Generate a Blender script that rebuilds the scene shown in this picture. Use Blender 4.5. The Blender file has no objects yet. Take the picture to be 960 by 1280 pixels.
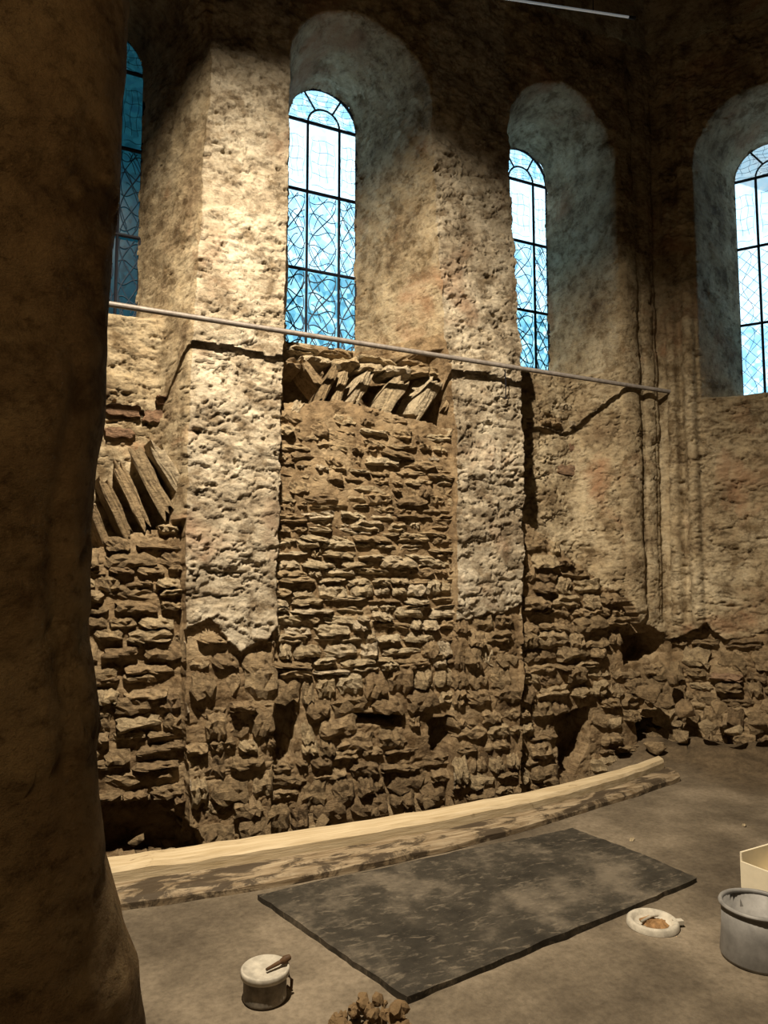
import bpy, math, random
import numpy as np
from mathutils import Vector, Matrix

random.seed(7)
SC = bpy.context.scene
COL = SC.collection
# ------------------------------------------------------------------ camera
F = 900.0
CAM = np.array([0.0, -5.44, 1.8])
YAW = math.radians(25); PITCH = math.radians(4.8)
cd = bpy.data.cameras.new('camera'); cam = bpy.data.objects.new('camera', cd); COL.objects.link(cam)
cd.sensor_fit = 'VERTICAL'; cd.sensor_height = 36; cd.sensor_width = 27
cd.lens = 36 * F / 1280; cd.clip_start = 0.05; cd.clip_end = 200
cam.location = CAM; cam.rotation_euler = (math.pi/2 + PITCH, 0, -YAW)
SC.camera = cam
# ------------------------------------------------------------------ sky, lamps, exposure
W = bpy.data.worlds.new('overcast_sky'); SC.world = W; W.use_nodes = True
bg = W.node_tree.nodes['Background']
bg.inputs[0].default_value = (0.68, 0.89, 1.0, 1); bg.inputs[1].default_value = 2.3

def lamp(name, kind, loc, aim, energy, color, **kw):
    l = bpy.data.lights.new(name, kind); l.energy = energy; l.color = color
    for k, v in kw.items(): setattr(l, k, v)
    o = bpy.data.objects.new(name, l); COL.objects.link(o); o.location = loc
    o.rotation_euler = (Vector(aim) - Vector(loc)).to_track_quat('-Z', 'Y').to_euler()
    return o
lamp('work_floodlight', 'SPOT', (0.15, -3.3, 7.0), (2.3, -0.35, 1.35), 4150, (1.0, 0.86, 0.66),
     spot_size=math.radians(88), spot_blend=1.0, shadow_soft_size=0.05)
lamp('pillar_fill', 'POINT', (-0.6, -6.5, 3.1), (0, 0, 0), 60, (1.0, 0.70, 0.38), shadow_soft_size=0.3)  # weak warm fill added behind the camera to brighten the near pillar
vs = SC.view_settings
vs.view_transform = 'Standard'; vs.look = 'None'; vs.gamma = 1; vs.use_curve_mapping = False
vs.exposure = 0.0

# ------------------------------------------------------------------ helpers
RGT = np.array([math.cos(YAW), -math.sin(YAW), 0.0])
F0 = np.array([math.sin(YAW), math.cos(YAW), 0.0])
UPW = np.array([0, 0, 1.0])
FWD = F0*math.cos(PITCH) + UPW*math.sin(PITCH)
UPV = -F0*math.sin(PITCH) + UPW*math.cos(PITCH)
def ray(x, y): return FWD + RGT*((x-480)/F) + UPV*((640-y)/F)
def on_y(x, y, Y):
    d = ray(x, y); return CAM + d*((Y-CAM[1])/d[1])
def on_z(x, y, Z):
    d = ray(x, y); return CAM + d*((Z-CAM[2])/d[2])
def on_plane(x, y, P, n):
    d = ray(x, y); return CAM + d*(np.dot(np.array(P)-CAM, n)/np.dot(d, n))

def hash3(ix, iy, iz, seed):
    h = (ix.astype(np.int64)*374761393 + iy.astype(np.int64)*668265263 + iz.astype(np.int64)*2147483647 + seed*974634541) & 0xFFFFFFFF
    h = ((h ^ (h >> 13)) * 1274126177) & 0xFFFFFFFF
    h = (h ^ (h >> 16)) & 0xFFFFFF
    return h / float(0xFFFFFF)
def vnoise(x, y, z, seed=0):
    ix, iy, iz = np.floor(x), np.floor(y), np.floor(z)
    fx, fy, fz = x-ix, y-iy, z-iz
    fx, fy, fz = fx*fx*(3-2*fx), fy*fy*(3-2*fy), fz*fz*(3-2*fz)
    r = 0
    for a in (0, 1):
        for b in (0, 1):
            for c in (0, 1):
                w = (fx if a else 1-fx)*(fy if b else 1-fy)*(fz if c else 1-fz)
                r = r + w*hash3(ix+a, iy+b, iz+c, seed)
    return r*2-1
def fbm(x, y, z, seed=0, octs=4, gain=0.5):
    x, y, z = np.asarray(x, float), np.asarray(y, float), np.asarray(z, float)
    r = 0; a = 1.0; s = 0
    for k in range(octs):
        r = r + a*vnoise(x, y, z, seed+k*17); s += a
        x, y, z = x*2.03+5.1, y*2.03+1.7, z*2.03+9.2; a *= gain
    return r/s
def sstep(e0, e1, v):
    t = np.clip((np.asarray(v, float)-e0)/(e1-e0), 0, 1); return t*t*(3-2*t)

def mesh_obj(name, verts, faces, mat=None, parent=None, smooth=False):
    me = bpy.data.meshes.new(name)
    me.from_pydata([tuple(map(float, v)) for v in verts], [], faces); me.update()
    o = bpy.data.objects.new(name, me); COL.objects.link(o)
    if mat: me.materials.append(mat)
    if smooth: me.polygons.foreach_set('use_smooth', [True]*len(me.polygons))
    if parent: o.parent = parent
    return o
def quads_obj(name, V, Q, mats, midx=None, parent=None, smooth=True):
    """fast quad mesh; drops unused vertices"""
    used = np.unique(Q); remap = np.full(len(V), -1, np.int64); remap[used] = np.arange(len(used))
    V = V[used]; Q = remap[Q]
    me = bpy.data.meshes.new(name)
    me.vertices.add(len(V)); me.vertices.foreach_set('co', V.astype(np.float32).ravel())
    me.loops.add(Q.size); me.loops.foreach_set('vertex_index', Q.astype(np.int32).ravel())
    me.polygons.add(len(Q)); me.polygons.foreach_set('loop_start', np.arange(0, Q.size, 4, dtype=np.int32))
    me.update(calc_edges=True)
    for m in mats: me.materials.append(m)
    if midx is not None: me.polygons.foreach_set('material_index', midx.astype(np.int32))
    me.polygons.foreach_set('use_smooth', np.full(len(Q), smooth))
    me.validate(); me.update()
    o = bpy.data.objects.new(name, me); COL.objects.link(o)
    if parent: o.parent = parent
    return o
def tag(o, label=None, cat=None, group=None, kind=None):
    if label: o['label'] = label
    if cat: o['category'] = cat
    if group: o['group'] = group
    if kind: o['kind'] = kind
    return o
def empty(name, loc=(0, 0, 0)):
    o = bpy.data.objects.new(name, None); COL.objects.link(o); o.location = [float(c) for c in loc]
    o.empty_display_size = 0.1
    return o
def box_geo(c, s, R=None):
    vs_ = []
    for k in range(8):
        v = Vector((((k & 1)-.5)*s[0], ((k >> 1 & 1)-.5)*s[1], ((k >> 2 & 1)-.5)*s[2]))
        if R: v = R @ v
        vs_.append(v+Vector(c))
    return vs_, [(0, 2, 3, 1), (4, 5, 7, 6), (0, 1, 5, 4), (2, 6, 7, 3), (0, 4, 6, 2), (1, 3, 7, 5)]
class MB:
    def __init__(s): s.v = []; s.f = []
    def add(s, v, f):
        n = len(s.v); s.v += [tuple(map(float, p)) for p in v]; s.f += [tuple(i+n for i in q) for q in f]; return s
    def tube(s, pts, r, n=6, caps=True):
        pts = [Vector([float(c) for c in p]) for p in pts]; N = len(pts); vv = []; ff = []
        for i, p in enumerate(pts):
            t = (pts[min(i+1, N-1)]-pts[max(i-1, 0)]).normalized()
            a = Vector((0, 0, 1)) if abs(t.z) < .9 else Vector((0, 1, 0))
            u = t.cross(a).normalized(); w = t.cross(u)
            rr = r[i] if hasattr(r, '__len__') else r
            for k in range(n):
                th = 2*math.pi*k/n + .3; vv.append(p+u*math.cos(th)*rr+w*math.sin(th)*rr)
        for i in range(N-1):
            for k in range(n): ff.append((i*n+k, i*n+(k+1) % n, (i+1)*n+(k+1) % n, (i+1)*n+k))
        if caps: ff.append(tuple(range(n))); ff.append(tuple((N-1)*n+k for k in reversed(range(n))))
        return s.add(vv, ff)
    def lathe(s, prof, n=40, closed=False):
        vv = []; ff = []; m = len(prof)
        for (r, z) in prof:
            for k in range(n): vv.append((r*math.cos(2*math.pi*k/n), r*math.sin(2*math.pi*k/n), z))
        for i in range(m-1):
            for k in range(n): ff.append((i*n+k, i*n+(k+1) % n, (i+1)*n+(k+1) % n, (i+1)*n+k))
        return s.add(vv, ff)
    def build(s, name, mat, parent=None, smooth=False): return mesh_obj(name, s.v, s.f, mat, parent, smooth)

# ------------------------------------------------------------------ materials
def newmat(name):
    m = bpy.data.materials.new(name); m.use_nodes = True
    nt = m.node_tree; b = nt.nodes['Principled BSDF']; b.inputs['Roughness'].default_value = 0.9
    b.inputs['Specular IOR Level'].default_value = 0.2
    return m, nt, b
def N(nt, t, **kw):
    n = nt.nodes.new(t)
    for k, v in kw.items(): setattr(n, k, v)
    return n
def noise(nt, vec, scale, detail=6, rough=0.6, dist=0.0):
    n = N(nt, 'ShaderNodeTexNoise'); n.inputs['Scale'].default_value = scale; n.inputs['Detail'].default_value = detail
    n.inputs['Roughness'].default_value = rough; n.inputs['Distortion'].default_value = dist
    nt.links.new(vec, n.inputs['Vector']); return n.outputs[0]
def ramp(nt, fac, stops):
    r = N(nt, 'ShaderNodeValToRGB'); e = r.color_ramp.elements
    while len(e) < len(stops): e.new(0.5)
    for i, (p, c) in enumerate(stops): e[i].position = p; e[i].color = (*c, 1) if len(c) == 3 else c
    nt.links.new(fac, r.inputs[0]); return r.outputs[0]
def mix(nt, fac, a, b, mode='MIX'):
    m = N(nt, 'ShaderNodeMix', data_type='RGBA', blend_type=mode)
    if hasattr(fac, 'is_linked'): nt.links.new(fac, m.inputs[0])
    else: m.inputs[0].default_value = fac
    for s, i in ((a, 6), (b, 7)):
        if hasattr(s, 'is_linked'): nt.links.new(s, m.inputs[i])
        else: m.inputs[i].default_value = (*s, 1)
    return m.outputs[2]
def coords(nt, scale=(1, 1, 1), kind='Object'):
    t = N(nt, 'ShaderNodeTexCoord'); mp = N(nt, 'ShaderNodeMapping'); mp.inputs['Scale'].default_value = scale
    nt.links.new(t.outputs[kind], mp.inputs[0]); return mp.outputs[0]
def bump(nt, b, h, strength=0.5, dist=0.02, prev=None):
    n = N(nt, 'ShaderNodeBump'); n.inputs['Strength'].default_value = strength; n.inputs['Distance'].default_value = dist
    nt.links.new(h, n.inputs['Height'])
    if prev: nt.links.new(prev, n.inputs['Normal'])
    nt.links.new(n.outputs[0], b.inputs['Normal']); return n.outputs[0]

def plaster_mat(name, light, mid, dark, red=None):
    m, nt, b = newmat(name); v = coords(nt); vh = coords(nt, (1, 1, 1.35))
    c = ramp(nt, noise(nt, v, 2.0, 10, .72), [(.34, dark), (.47, mid), (.62, light)])
    f = ramp(nt, noise(nt, vh, 17, 7, .72), [(.30, (.40, .36, .31)), (.46, (.95, .94, .92)), (.70, (1.2, 1.18, 1.14))])
    c = mix(nt, 1.0, c, f, 'MULTIPLY')
    c = mix(nt, 1.0, c, ramp(nt, noise(nt, v, 5.5, 6, .68, .3), [(.38, (.50, .45, .39)), (.50, (1, 1, 1)), (.64, (1.15, 1.14, 1.12))]), 'MULTIPLY')
    if red:
        rf = ramp(nt, noise(nt, v, 1.3, 5, .6, .4), [(.57, (0, 0, 0)), (.70, (.7, .7, .7))])
        c = mix(nt, rf, c, red)
    nt.links.new(c, b.inputs['Base Color'])
    p = bump(nt, b, noise(nt, vh, 11, 9, .74), .85, .045)
    bump(nt, b, noise(nt, v, 60, 4, .7), .5, .008, p)
    return m
M = {}
M['plaster'] = plaster_mat('old_lime_plaster', (.60, .535, .42), (.42, .355, .26), (.19, .145, .095), (.36, .235, .15))
M['plaster_brown'] = plaster_mat('stained_plaster', (.50, .42, .29), (.36, .285, .18), (.19, .135, .08), (.36, .20, .11))
M['pillar'] = plaster_mat('brown_pillar_plaster', (.40, .285, .15), (.30, .20, .10), (.16, .10, .05))
M['mortar'] = plaster_mat('earthy_mortar', (.38, .29, .18), (.28, .20, .115), (.14, .095, .055))
def stone_mat(name, cols):
    m, nt, b = newmat(name); v = coords(nt, (1, 1, 2.0))
    oi = N(nt, 'ShaderNodeObjectInfo')
    vv = N(nt, 'ShaderNodeVectorMath', operation='ADD'); nt.links.new(v, vv.inputs[0]); nt.links.new(oi.outputs['Location'], vv.inputs[1])
    t = N(nt, 'ShaderNodeTexCoord'); g = N(nt, 'ShaderNodeNewGeometry')
    c = ramp(nt, oi.outputs['Random'], [(i/(len(cols)-1), k) for i, k in enumerate(cols)])
    f = ramp(nt, noise(nt, g.outputs['Position'], 22, 7, .7), [(.30, (.35, .31, .27)), (.5, (.9, .88, .85)), (.72, (1.35, 1.3, 1.2))])
    c = mix(nt, 1.0, c, f, 'MULTIPLY'); nt.links.new(c, b.inputs['Base Color'])
    mp = N(nt, 'ShaderNodeMapping'); mp.inputs['Scale'].default_value = (1, 1, 2.6); nt.links.new(g.outputs['Position'], mp.inputs[0])
    p = bump(nt, b, noise(nt, mp.outputs[0], 17, 8, .72), 1.0, .05)
    bump(nt, b, noise(nt, g.outputs['Position'], 75, 4, .7), .7, .01, p)
    return m
M['stone'] = stone_mat('brown_rubble_stone', [(.30, .215, .125), (.42, .315, .19), (.35, .26, .155), (.50, .40, .255), (.38, .28, .165)])
M['stone_pale'] = stone_mat('pale_rubble_stone', [(.50, .41, .27), (.60, .51, .36), (.45, .36, .23), (.64, .55, .41)])
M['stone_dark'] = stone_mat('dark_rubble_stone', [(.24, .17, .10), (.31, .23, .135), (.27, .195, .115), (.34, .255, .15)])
M['brick'] = stone_mat('red_brick', [(.34, .215, .14), (.30, .19, .12), (.37, .25, .165)])

def floor_mat():
    m, nt, b = newmat('dusty_concrete'); v = coords(nt)
    c = ramp(nt, noise(nt, v, 1.1, 7, .62), [(.36, (.075, .060, .042)), (.5, (.135, .110, .078)), (.64, (.23, .19, .138))])
    f = ramp(nt, noise(nt, v, 30, 5, .7), [(.3, (.7, .68, .66)), (.6, (1.08, 1.06, 1.04))])
    at = N(nt, 'ShaderNodeAttribute', attribute_name='earth')
    c = mix(nt, at.outputs['Fac'], c, ramp(nt, noise(nt, v, 6, 7, .7), [(.3, (.045, .033, .02)), (.7, (.15, .11, .066))]))
    c = mix(nt, 1, c, f, 'MULTIPLY'); nt.links.new(c, b.inputs['Base Color'])
    p = bump(nt, b, noise(nt, v, 9, 7, .65), .5, .02); bump(nt, b, noise(nt, v, 90, 3, .6), .4, .004, p)
    return m
M['floor'] = floor_mat()
M['earth'] = plaster_mat('dark_earth', (.17, .125, .075), (.12, .085, .05), (.06, .042, .025))
def mat_mat():
    m, nt, b = newmat('dusty_black_sheet'); v = coords(nt); vs_ = coords(nt, (1, 2.6, 1))
    c = ramp(nt, noise(nt, v, 2.0, 8, .7), [(.38, (.022, .019, .0145)), (.50, (.042, .036, .027)), (.64, (.13, .108, .08))])
    d = ramp(nt, noise(nt, vs_, 11, 5, .7, .6), [(.54, (0, 0, 0)), (.68, (.55, .55, .55))])
    c = mix(nt, d, c, (.20, .165, .12)); nt.links.new(c, b.inputs['Base Color'])
    b.inputs['Roughness'].default_value = .7
    bump(nt, b, noise(nt, v, 18, 6, .65), .5, .01); return m
M['sheet'] = mat_mat()
def wood_mat(name, a, bcol, dirt, amt):
    m, nt, b = newmat(name); v = coords(nt, (1, 14, 14)); v2 = coords(nt, (1, 2.5, 1))
    # timber runs about 27 degrees off the wall direction
    mp = v.node; mp.inputs['Rotation'].default_value = (0, 0, math.radians(-4))
    c = ramp(nt, noise(nt, v, 3, 6, .6), [(.3, a), (.7, bcol)])
    d = ramp(nt, noise(nt, v2, 3.2, 6, .7, .5), [(amt, (0, 0, 0)), (amt+.08, (.9, .9, .9))])
    c = mix(nt, d, c, dirt); nt.links.new(c, b.inputs['Base Color']); b.inputs['Roughness'].default_value = .75
    bump(nt, b, noise(nt, v, 6, 6, .6), .4, .008); return m
M['wood_pale'] = wood_mat('pale_worn_timber', (.42, .32, .185), (.62, .51, .34), (.20, .14, .075), .64)
M['wood_worn'] = wood_mat('painted_worn_timber', (.13, .085, .042), (.40, .32, .215), (.045, .032, .02), .48)
def plain(name, col, rough=.6, metal=0.0, var=.25, scale=20, bs=.2):
    m, nt, b = newmat(name); v = coords(nt)
    c = ramp(nt, noise(nt, v, scale, 5, .65), [(.35, tuple(x*(1-var) for x in col)), (.65, tuple(min(1, x*(1+var*.5)) for x in col))])
    nt.links.new(c, b.inputs['Base Color']); b.inputs['Roughness'].default_value = rough; b.inputs['Metallic'].default_value = metal
    if bs: bump(nt, b, noise(nt, v, scale*2, 4, .6), bs, .004)
    return m
M['iron'] = plain('dark_iron', (.012, .013, .02), .6, 0, .3, 30)
M['lead'] = plain('lead_came', (.03, .05, .08), .6, 0, .3, 30)
M['pole'] = plain('grey_steel_tube', (.20, .175, .155), .5, .2, .3, 25)
M['bucket'] = plain('grey_zinc', (.25, .24, .225), .55, .15, .3, 9)
M['can'] = plain('dirty_tin', (.22, .19, .15), .5, .2, .5, 16)
M['white'] = plain('dirty_white_plastic', (.46, .42, .345), .6, 0, .3, 18)
M['rust'] = plain('rusty_paste', (.28, .16, .07), .8, 0, .5, 28, .6)
M['foam'] = plain('cream_board', (.75, .67, .50), .6, 0, .08, 10, .1)
M['handle'] = plain('brown_brush_handle', (.09, .05, .025), .6, 0, .4, 30)
M['clod'] = plain('ochre_clay', (.26, .17, .085), .9, 0, .5, 40, .8)
M['ceiling'] = plain('dark_vault', (.05, .042, .034), .95, 0, .4, 3)  # dark mottled tone across the whole ceiling
M['outer'] = plain('dark_rough_render', (.17, .13, .085), .95, 0, .4, 3, .4)
def glass_mat(name, cols, bright):
    m = bpy.data.materials.new(name); m.use_nodes = True; nt = m.node_tree; nt.nodes.clear()
    out = N(nt, 'ShaderNodeOutputMaterial'); g = N(nt, 'ShaderNodeNewGeometry')
    vo = N(nt, 'ShaderNodeTexVoronoi'); vo.inputs['Scale'].default_value = 20; nt.links.new(g.outputs['Position'], vo.inputs['Vector'])
    sp = N(nt, 'ShaderNodeSeparateColor'); nt.links.new(vo.outputs['Color'], sp.inputs[0])
    c = ramp(nt, sp.outputs[0], [(i/(len(cols)-1), k) for i, k in enumerate(cols)])
    tr = N(nt, 'ShaderNodeBsdfTransparent'); nt.links.new(c, tr.inputs[0])
    tl = N(nt, 'ShaderNodeBsdfTranslucent'); nt.links.new(c, tl.inputs[0])
    gl = N(nt, 'ShaderNodeBsdfGlossy'); gl.inputs['Roughness'].default_value = .15
    m1 = N(nt, 'ShaderNodeMixShader'); m1.inputs[0].default_value = .3
    nt.links.new(tr.outputs[0], m1.inputs[1]); nt.links.new(tl.outputs[0], m1.inputs[2])
    m2 = N(nt, 'ShaderNodeMixShader'); m2.inputs[0].default_value = .04
    nt.links.new(m1.outputs[0], m2.inputs[1]); nt.links.new(gl.outputs[0], m2.inputs[2]); nt.links.new(m2.outputs[0], out.inputs[0])
    return m
M['glass_clear'] = glass_mat('clear_leaded_glass', [(.95, .97, 1), (.80, .93, 1), (1, 1, 1)], 1)
M['glass_pale'] = glass_mat('pale_blue_glass', [(.85, .95, 1), (.55, .76, .88), (.72, .88, .96), (.95, 1, 1)], 1)
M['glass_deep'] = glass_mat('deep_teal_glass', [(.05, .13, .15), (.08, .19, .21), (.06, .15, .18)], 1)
M['glass_teal'] = glass_mat('teal_glass', [(.22, .42, .50), (.62, .80, .86), (.30, .52, .60), (.48, .70, .76), (.85, .95, .97)], 1)

# ------------------------------------------------------------------ the wall, in plan: X along, y depth (0 = pier fronts, + = deeper)
Z0, Z1 = -0.75, 7.4
def edge_curve(pts, y=0.0):
    P = np.array([on_y(a, b, y) for a, b in pts]); o = np.argsort(P[:, 2])
    return P[o, 2], P[o, 0]
E_P1L = edge_curve([(264, 60), (262, 110), (250, 300), (241, 430), (236, 560), (232, 750), (234, 900), (240, 1060)])
E_P1R = edge_curve([(362, 60), (361, 200), (356, 400), (353, 520), (349, 700), (347, 850), (343, 1000)])
E_P2L = edge_curve([(538, 60), (543, 200), (549, 330), (562, 450), (573, 560), (573, 700), (571, 900), (566, 1010)])
E_P2R = edge_curve([(634, 60), (637, 200), (645, 330), (652, 460), (655, 600), (655, 800), (650, 990)])
E_B2R = edge_curve([(762, 60), (768, 250), (776, 480), (780, 640), (784, 760), (784, 960)])
E_COR = edge_curve([(815, 60), (822, 300), (830, 520), (834, 760), (834, 960)])
def edge(E, z): return np.interp(z, E[0], E[1])

zt_front = on_y(445, 12, 0)[2]                   # crown of the outer window arch
DW = 0.91
w1b = on_y(404, 433, DW); w1t = on_y(408, 113, DW)
Z_SILL, Z_TOP = w1b[2], w1t[2]; RW = 0.36
XW1 = on_y(403, 300, DW)[0]; XW2 = on_y(653, 320, DW)[0]; XW0 = on_y(120, 240, DW)[0]
ZSW = Z_TOP-RW

def bisect_embrasure(X, z, c0, h0, cw, zf_top, dw):
    """depth of a splayed round-headed embrasure shrinking from the front opening to the window"""
    def g(k):
        c = c0+(cw-c0)*k; w = h0+(RW-h0)*k; zs = (zf_top-h0)+(ZSW-(zf_top-h0))*k
        dz = np.maximum(z-zs, 0)
        return np.sqrt((X-c)**2+dz**2)-w
    lo = np.zeros_like(X); hi = np.ones_like(X)
    inside0 = g(lo) <= 0
    for _ in range(14):
        md = (lo+hi)/2; neg = g(md) < 0
        lo = np.where(neg, md, lo); hi = np.where(neg, hi, md)
    hole = g(np.ones_like(X)) < 0
    return np.where(inside0, lo*dw, 0.0), hole & inside0

def in_poly(X, z, poly):
    ins = np.zeros(X.shape, bool); n = len(poly)
    for i in range(n):
        x0, z0 = poly[i]; x1, z1 = poly[(i+1) % n]
        c = ((z0 > z) != (z1 > z)) & (X < (x1-x0)*(z-z0)/((z1-z0) if abs(z1-z0) > 1e-9 else 1e-9)+x0)
        ins ^= c
    return ins
def ppoly(pts, y=0.0): return [(p[0], p[2]) for p in (on_y(a, b, y) for a, b in pts)]

# rubble zones (outlines of the stripped areas) and the face depth of their stones
ZONES = {
 'infill':  (ppoly([(340, 512), (400, 500), (470, 508), (540, 530), (580, 552), (580, 1040), (328, 1075)], .06), .06),
 'left':    (ppoly([(90, 690), (150, 672), (236, 652), (236, 1075), (90, 1085)], .12), .12),
 'pier1':   (ppoly([(230, 785), (262, 772), (300, 812), (330, 800), (349, 778), (347, 1085), (236, 1085)], 0), .0),
 'pier2':   (ppoly([(571, 778), (610, 770), (656, 760), (654, 1050), (566, 1050)], 0), .0),
 'right':   (ppoly([(655, 648), (690, 672), (735, 712), (775, 745), (792, 778), (836, 800), (840, 1010), (648, 1040)], .06), .06),
}
HOLES = [ppoly(h, .05) for h in (
 [(349, 868), (372, 872), (376, 900), (370, 950), (356, 968), (346, 930)],
 [(540, 902), (570, 896), (572, 922), (556, 946), (544, 940)],
 [(700, 896), (745, 884), (742, 930), (724, 970), (704, 972)],
 [(782, 796), (826, 790), (834, 812), (818, 828), (786, 832)],
 [(800, 900), (836, 888), (838, 944), (806, 948)],
 [(440, 893), (512, 896), (506, 910), (440, 906)],
 [(90, 1012), (190, 1008), (250, 1040), (260, 1075), (90, 1085)])]

# columns: parametric segments between the edges
segs = [('L', 14), ('bay0', 105), ('p1', 78), ('bay1', 124), ('p2', 80), ('bay2', 126), ('cor', 60)]
rows = np.linspace(Z0, Z1, 740)
ecv = [np.full_like(rows, -2.4), np.full_like(rows, -0.42), edge(E_P1L, rows), edge(E_P1R, rows), edge(E_P2L, rows), edge(E_P2R, rows), edge(E_B2R, rows), edge(E_COR, rows)]
Xs = []; seg_id = []; uu = []
for i, (nm, n) in enumerate(segs):
    last = i == len(segs)-1
    t = np.linspace(0, 1, n+1); t = t if last else t[:-1]
    Xs.append(ecv[i][:, None]*(1-t)+ecv[i+1][:, None]*t); seg_id += [i]*len(t); uu += list(t)
X = np.concatenate(Xs, 1); seg_id = np.array(seg_id); uu = np.array(uu)
Zg = np.repeat(rows[:, None], X.shape[1], 1)
D = np.zeros_like(X); hole = np.zeros(X.shape, bool); rough = np.full(X.shape, 1.0); mort = np.zeros(X.shape)

z_inf = on_y(450, 507, .06)[2]
bays = {1: (XW0, .42), 3: (XW1, .80), 5: (XW2, .34)}
for si, (xw, low) in bays.items():
    m = np.where(seg_id == si)[0]
    e0, e1 = ecv[si][:, None], ecv[si+1][:, None]
    c0, h0 = (e0+e1)/2+0*X[:, m], (e1-e0)/2+0*X[:, m]
    d, hl = bisect_embrasure(X[:, m], Zg[:, m], c0, h0, xw, zt_front, DW)
    z = Zg[:, m]; u = uu[m][None, :]+0*z
    side = np.minimum(u, 1-u)*2*h0                       # distance from the bay's side
    lowd = low*sstep(0.0, .10, side)
    if si == 5: lowd = low*np.where(u < .5, sstep(0, .06, u*2*h0), sstep(0, .42, (1-u)*2*h0))
    if si == 1: lowd = low*np.where(u < .5, sstep(0, .06, u*2*h0), sstep(0, .20, (1-u)*2*h0))
    k = sstep(Z_SILL-.16, Z_SILL-.005, z)
    below = np.minimum(d, DW)*k+lowd*(1-k)
    dd = np.where(z < Z_SILL, np.where(z > Z_SILL-.16, np.minimum(d, below), lowd), d)
    hl &= z >= Z_SILL
    D[:, m] = dd; hole[:, m] = hl
# infill in the middle bay
m = np.where(seg_id == 3)[0]; z = Zg[:, m]
topz = z_inf-.05*np.abs(uu[m][None, :]-.35)-.10*sstep(.55, 1.0, uu[m][None, :]+0*z)
D[:, m] = np.where(z < topz, .10, D[:, m])
# corner shafts
m = np.where(seg_id == 6)[0]; v = (X[:, m]-ecv[6][:, None]); z = Zg[:, m]
def shaft(v, c, r, p): return p*np.sqrt(np.clip(1-((v-c)/r)**2, 0, 1))
zc_low = on_y(810, 775, 0)[2]; zc_hi = on_y(810, 150, 0)[2]
on = sstep(zc_low-.1, zc_low+.12, z)*(1-.6*sstep(zc_hi-.8, zc_hi, z))
wc = (ecv[7]-ecv[6])[:, None]
D[:, m] = .0-on*(shaft(v, .12, .13, .055)+shaft(v, wc*.68, .07, .022))+on*.03*np.exp(-((v-wc*.95)/.03)**2)
# rubble beds: mortar sits behind the stone faces
jx = .07*fbm(X*4, D, Zg*4, 301, 4, .6); jz = .09*fbm(X*4, D, Zg*4, 311, 4, .6)
def zone_mask(nm): return in_poly(X+jx, Zg+jz, ZONES[nm][0])
for nm, back in (('infill', .058), ('left', .062), ('pier1', .055), ('pier2', .052), ('right', .058)):
    mk = zone_mask(nm)
    if nm in ('infill', 'left', 'right'):
        sm = np.isin(seg_id, {'infill': [3], 'left': [0, 1], 'right': [5, 6]}[nm])[None, :]
    else: sm = (seg_id == {'pier1': 2, 'pier2': 4}[nm])[None, :]
    mk &= sm
    D[mk] = ZONES[nm][1]+back-(.022*sstep(1.75, 2.2, Zg[mk]) if nm == 'infill' else 0); mort[mk] = 1; rough[mk] = .45
mk = (seg_id == 3)[None, :] & (Zg < Z_SILL-.02); mort[mk] = 1
for h in HOLES:
    mk = in_poly(X, Zg, h) & (seg_id >= 0)[None, :]
    D[mk] += .34; mort[mk] = 1
lowall = Zg < on_y(480, 1055, 0)[2]; mort[lowall] = 1
# surface relief: undulation, ridges, flaked plaster edges, pits
def relief(X, Y, Z, seed):
    a = .026*fbm(X*1.6, Y*1.6, Z*1.1, seed, 3)
    b = .015*fbm(X*5, Y*5, Z*8, seed+3, 5, .60)
    q = fbm(X*2.6, Y*2.6, Z*3.6, seed+5, 6, .62)
    flake = .018*sstep(-.03, .0, q)+.016*sstep(.16, .19, q)-.012*sstep(-.22, -.25, q)
    pits = .030*sstep(.36, .48, fbm(X*10, Y*10, Z*15, seed+9, 4, .6))
    wv = fbm(X*3, Y*3, Z*3, seed+21, 2)*.25
    crack = .040*(1-sstep(.0, .030, np.abs(fbm(X*1.7+wv, Y*1.7, Z*4.6+wv, seed+11, 4, .55))))*sstep(-.05, .2, fbm(X*1.5, Y*1.5, Z*1.7, seed+13, 3))
    crack2 = .020*(1-sstep(.0, .05, np.abs(fbm(X*4+wv, Y*4, Z*9+wv, seed+31, 3, .55))))*sstep(.12, .32, fbm(X*2.2, Y*2.2, Z*2.4, seed+33, 3))
    return -a+b+flake+pits+crack+crack2
R = relief(X, D, Zg, 1)
ins_edge = np.minimum(np.abs(uu-0), np.abs(1-uu))[None, :]
rough[:, seg_id == 6] *= .45
Yg = D+R*rough
Xg = X+(.022*fbm(X*5, D*5, Zg*4, 41, 4)+.016*fbm(X*13, D*13, Zg*11, 47, 4, .6))*np.where(seg_id == 6, .3, 1.0)[None, :]
V = np.stack([Xg, Yg, Zg], -1).reshape(-1, 3)
nr, nc = X.shape
idx = np.arange(nr*nc).reshape(nr, nc)
Q = np.stack([idx[:-1, :-1], idx[:-1, 1:], idx[1:, 1:], idx[1:, :-1]], -1)
hq = hole[:-1, :-1] & hole[:-1, 1:] & hole[1:, 1:] & hole[1:, :-1]
mq = (mort[:-1, :-1] > .5).astype(int)
brown = (np.isin(seg_id, [0, 1, 5, 6])[None, :-1] & np.ones((nr-1, 1), bool)) | ((seg_id == 3)[None, :-1] & np.ones((nr-1, 1), bool))
mq = np.where(mq == 1, 1, np.where(brown, 2, 0))
segq = np.repeat(seg_id[None, :-1], nr-1, 0)
MATS = [M['plaster'], M['mortar'], M['plaster_brown']]
def part_of_wall(name, ids):
    k = np.isin(segq, ids) & ~hq
    return quads_obj(name, V, Q[k], MATS, mq[k])
wall_l = part_of_wall('wall_left_bay', [0, 1])
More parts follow.
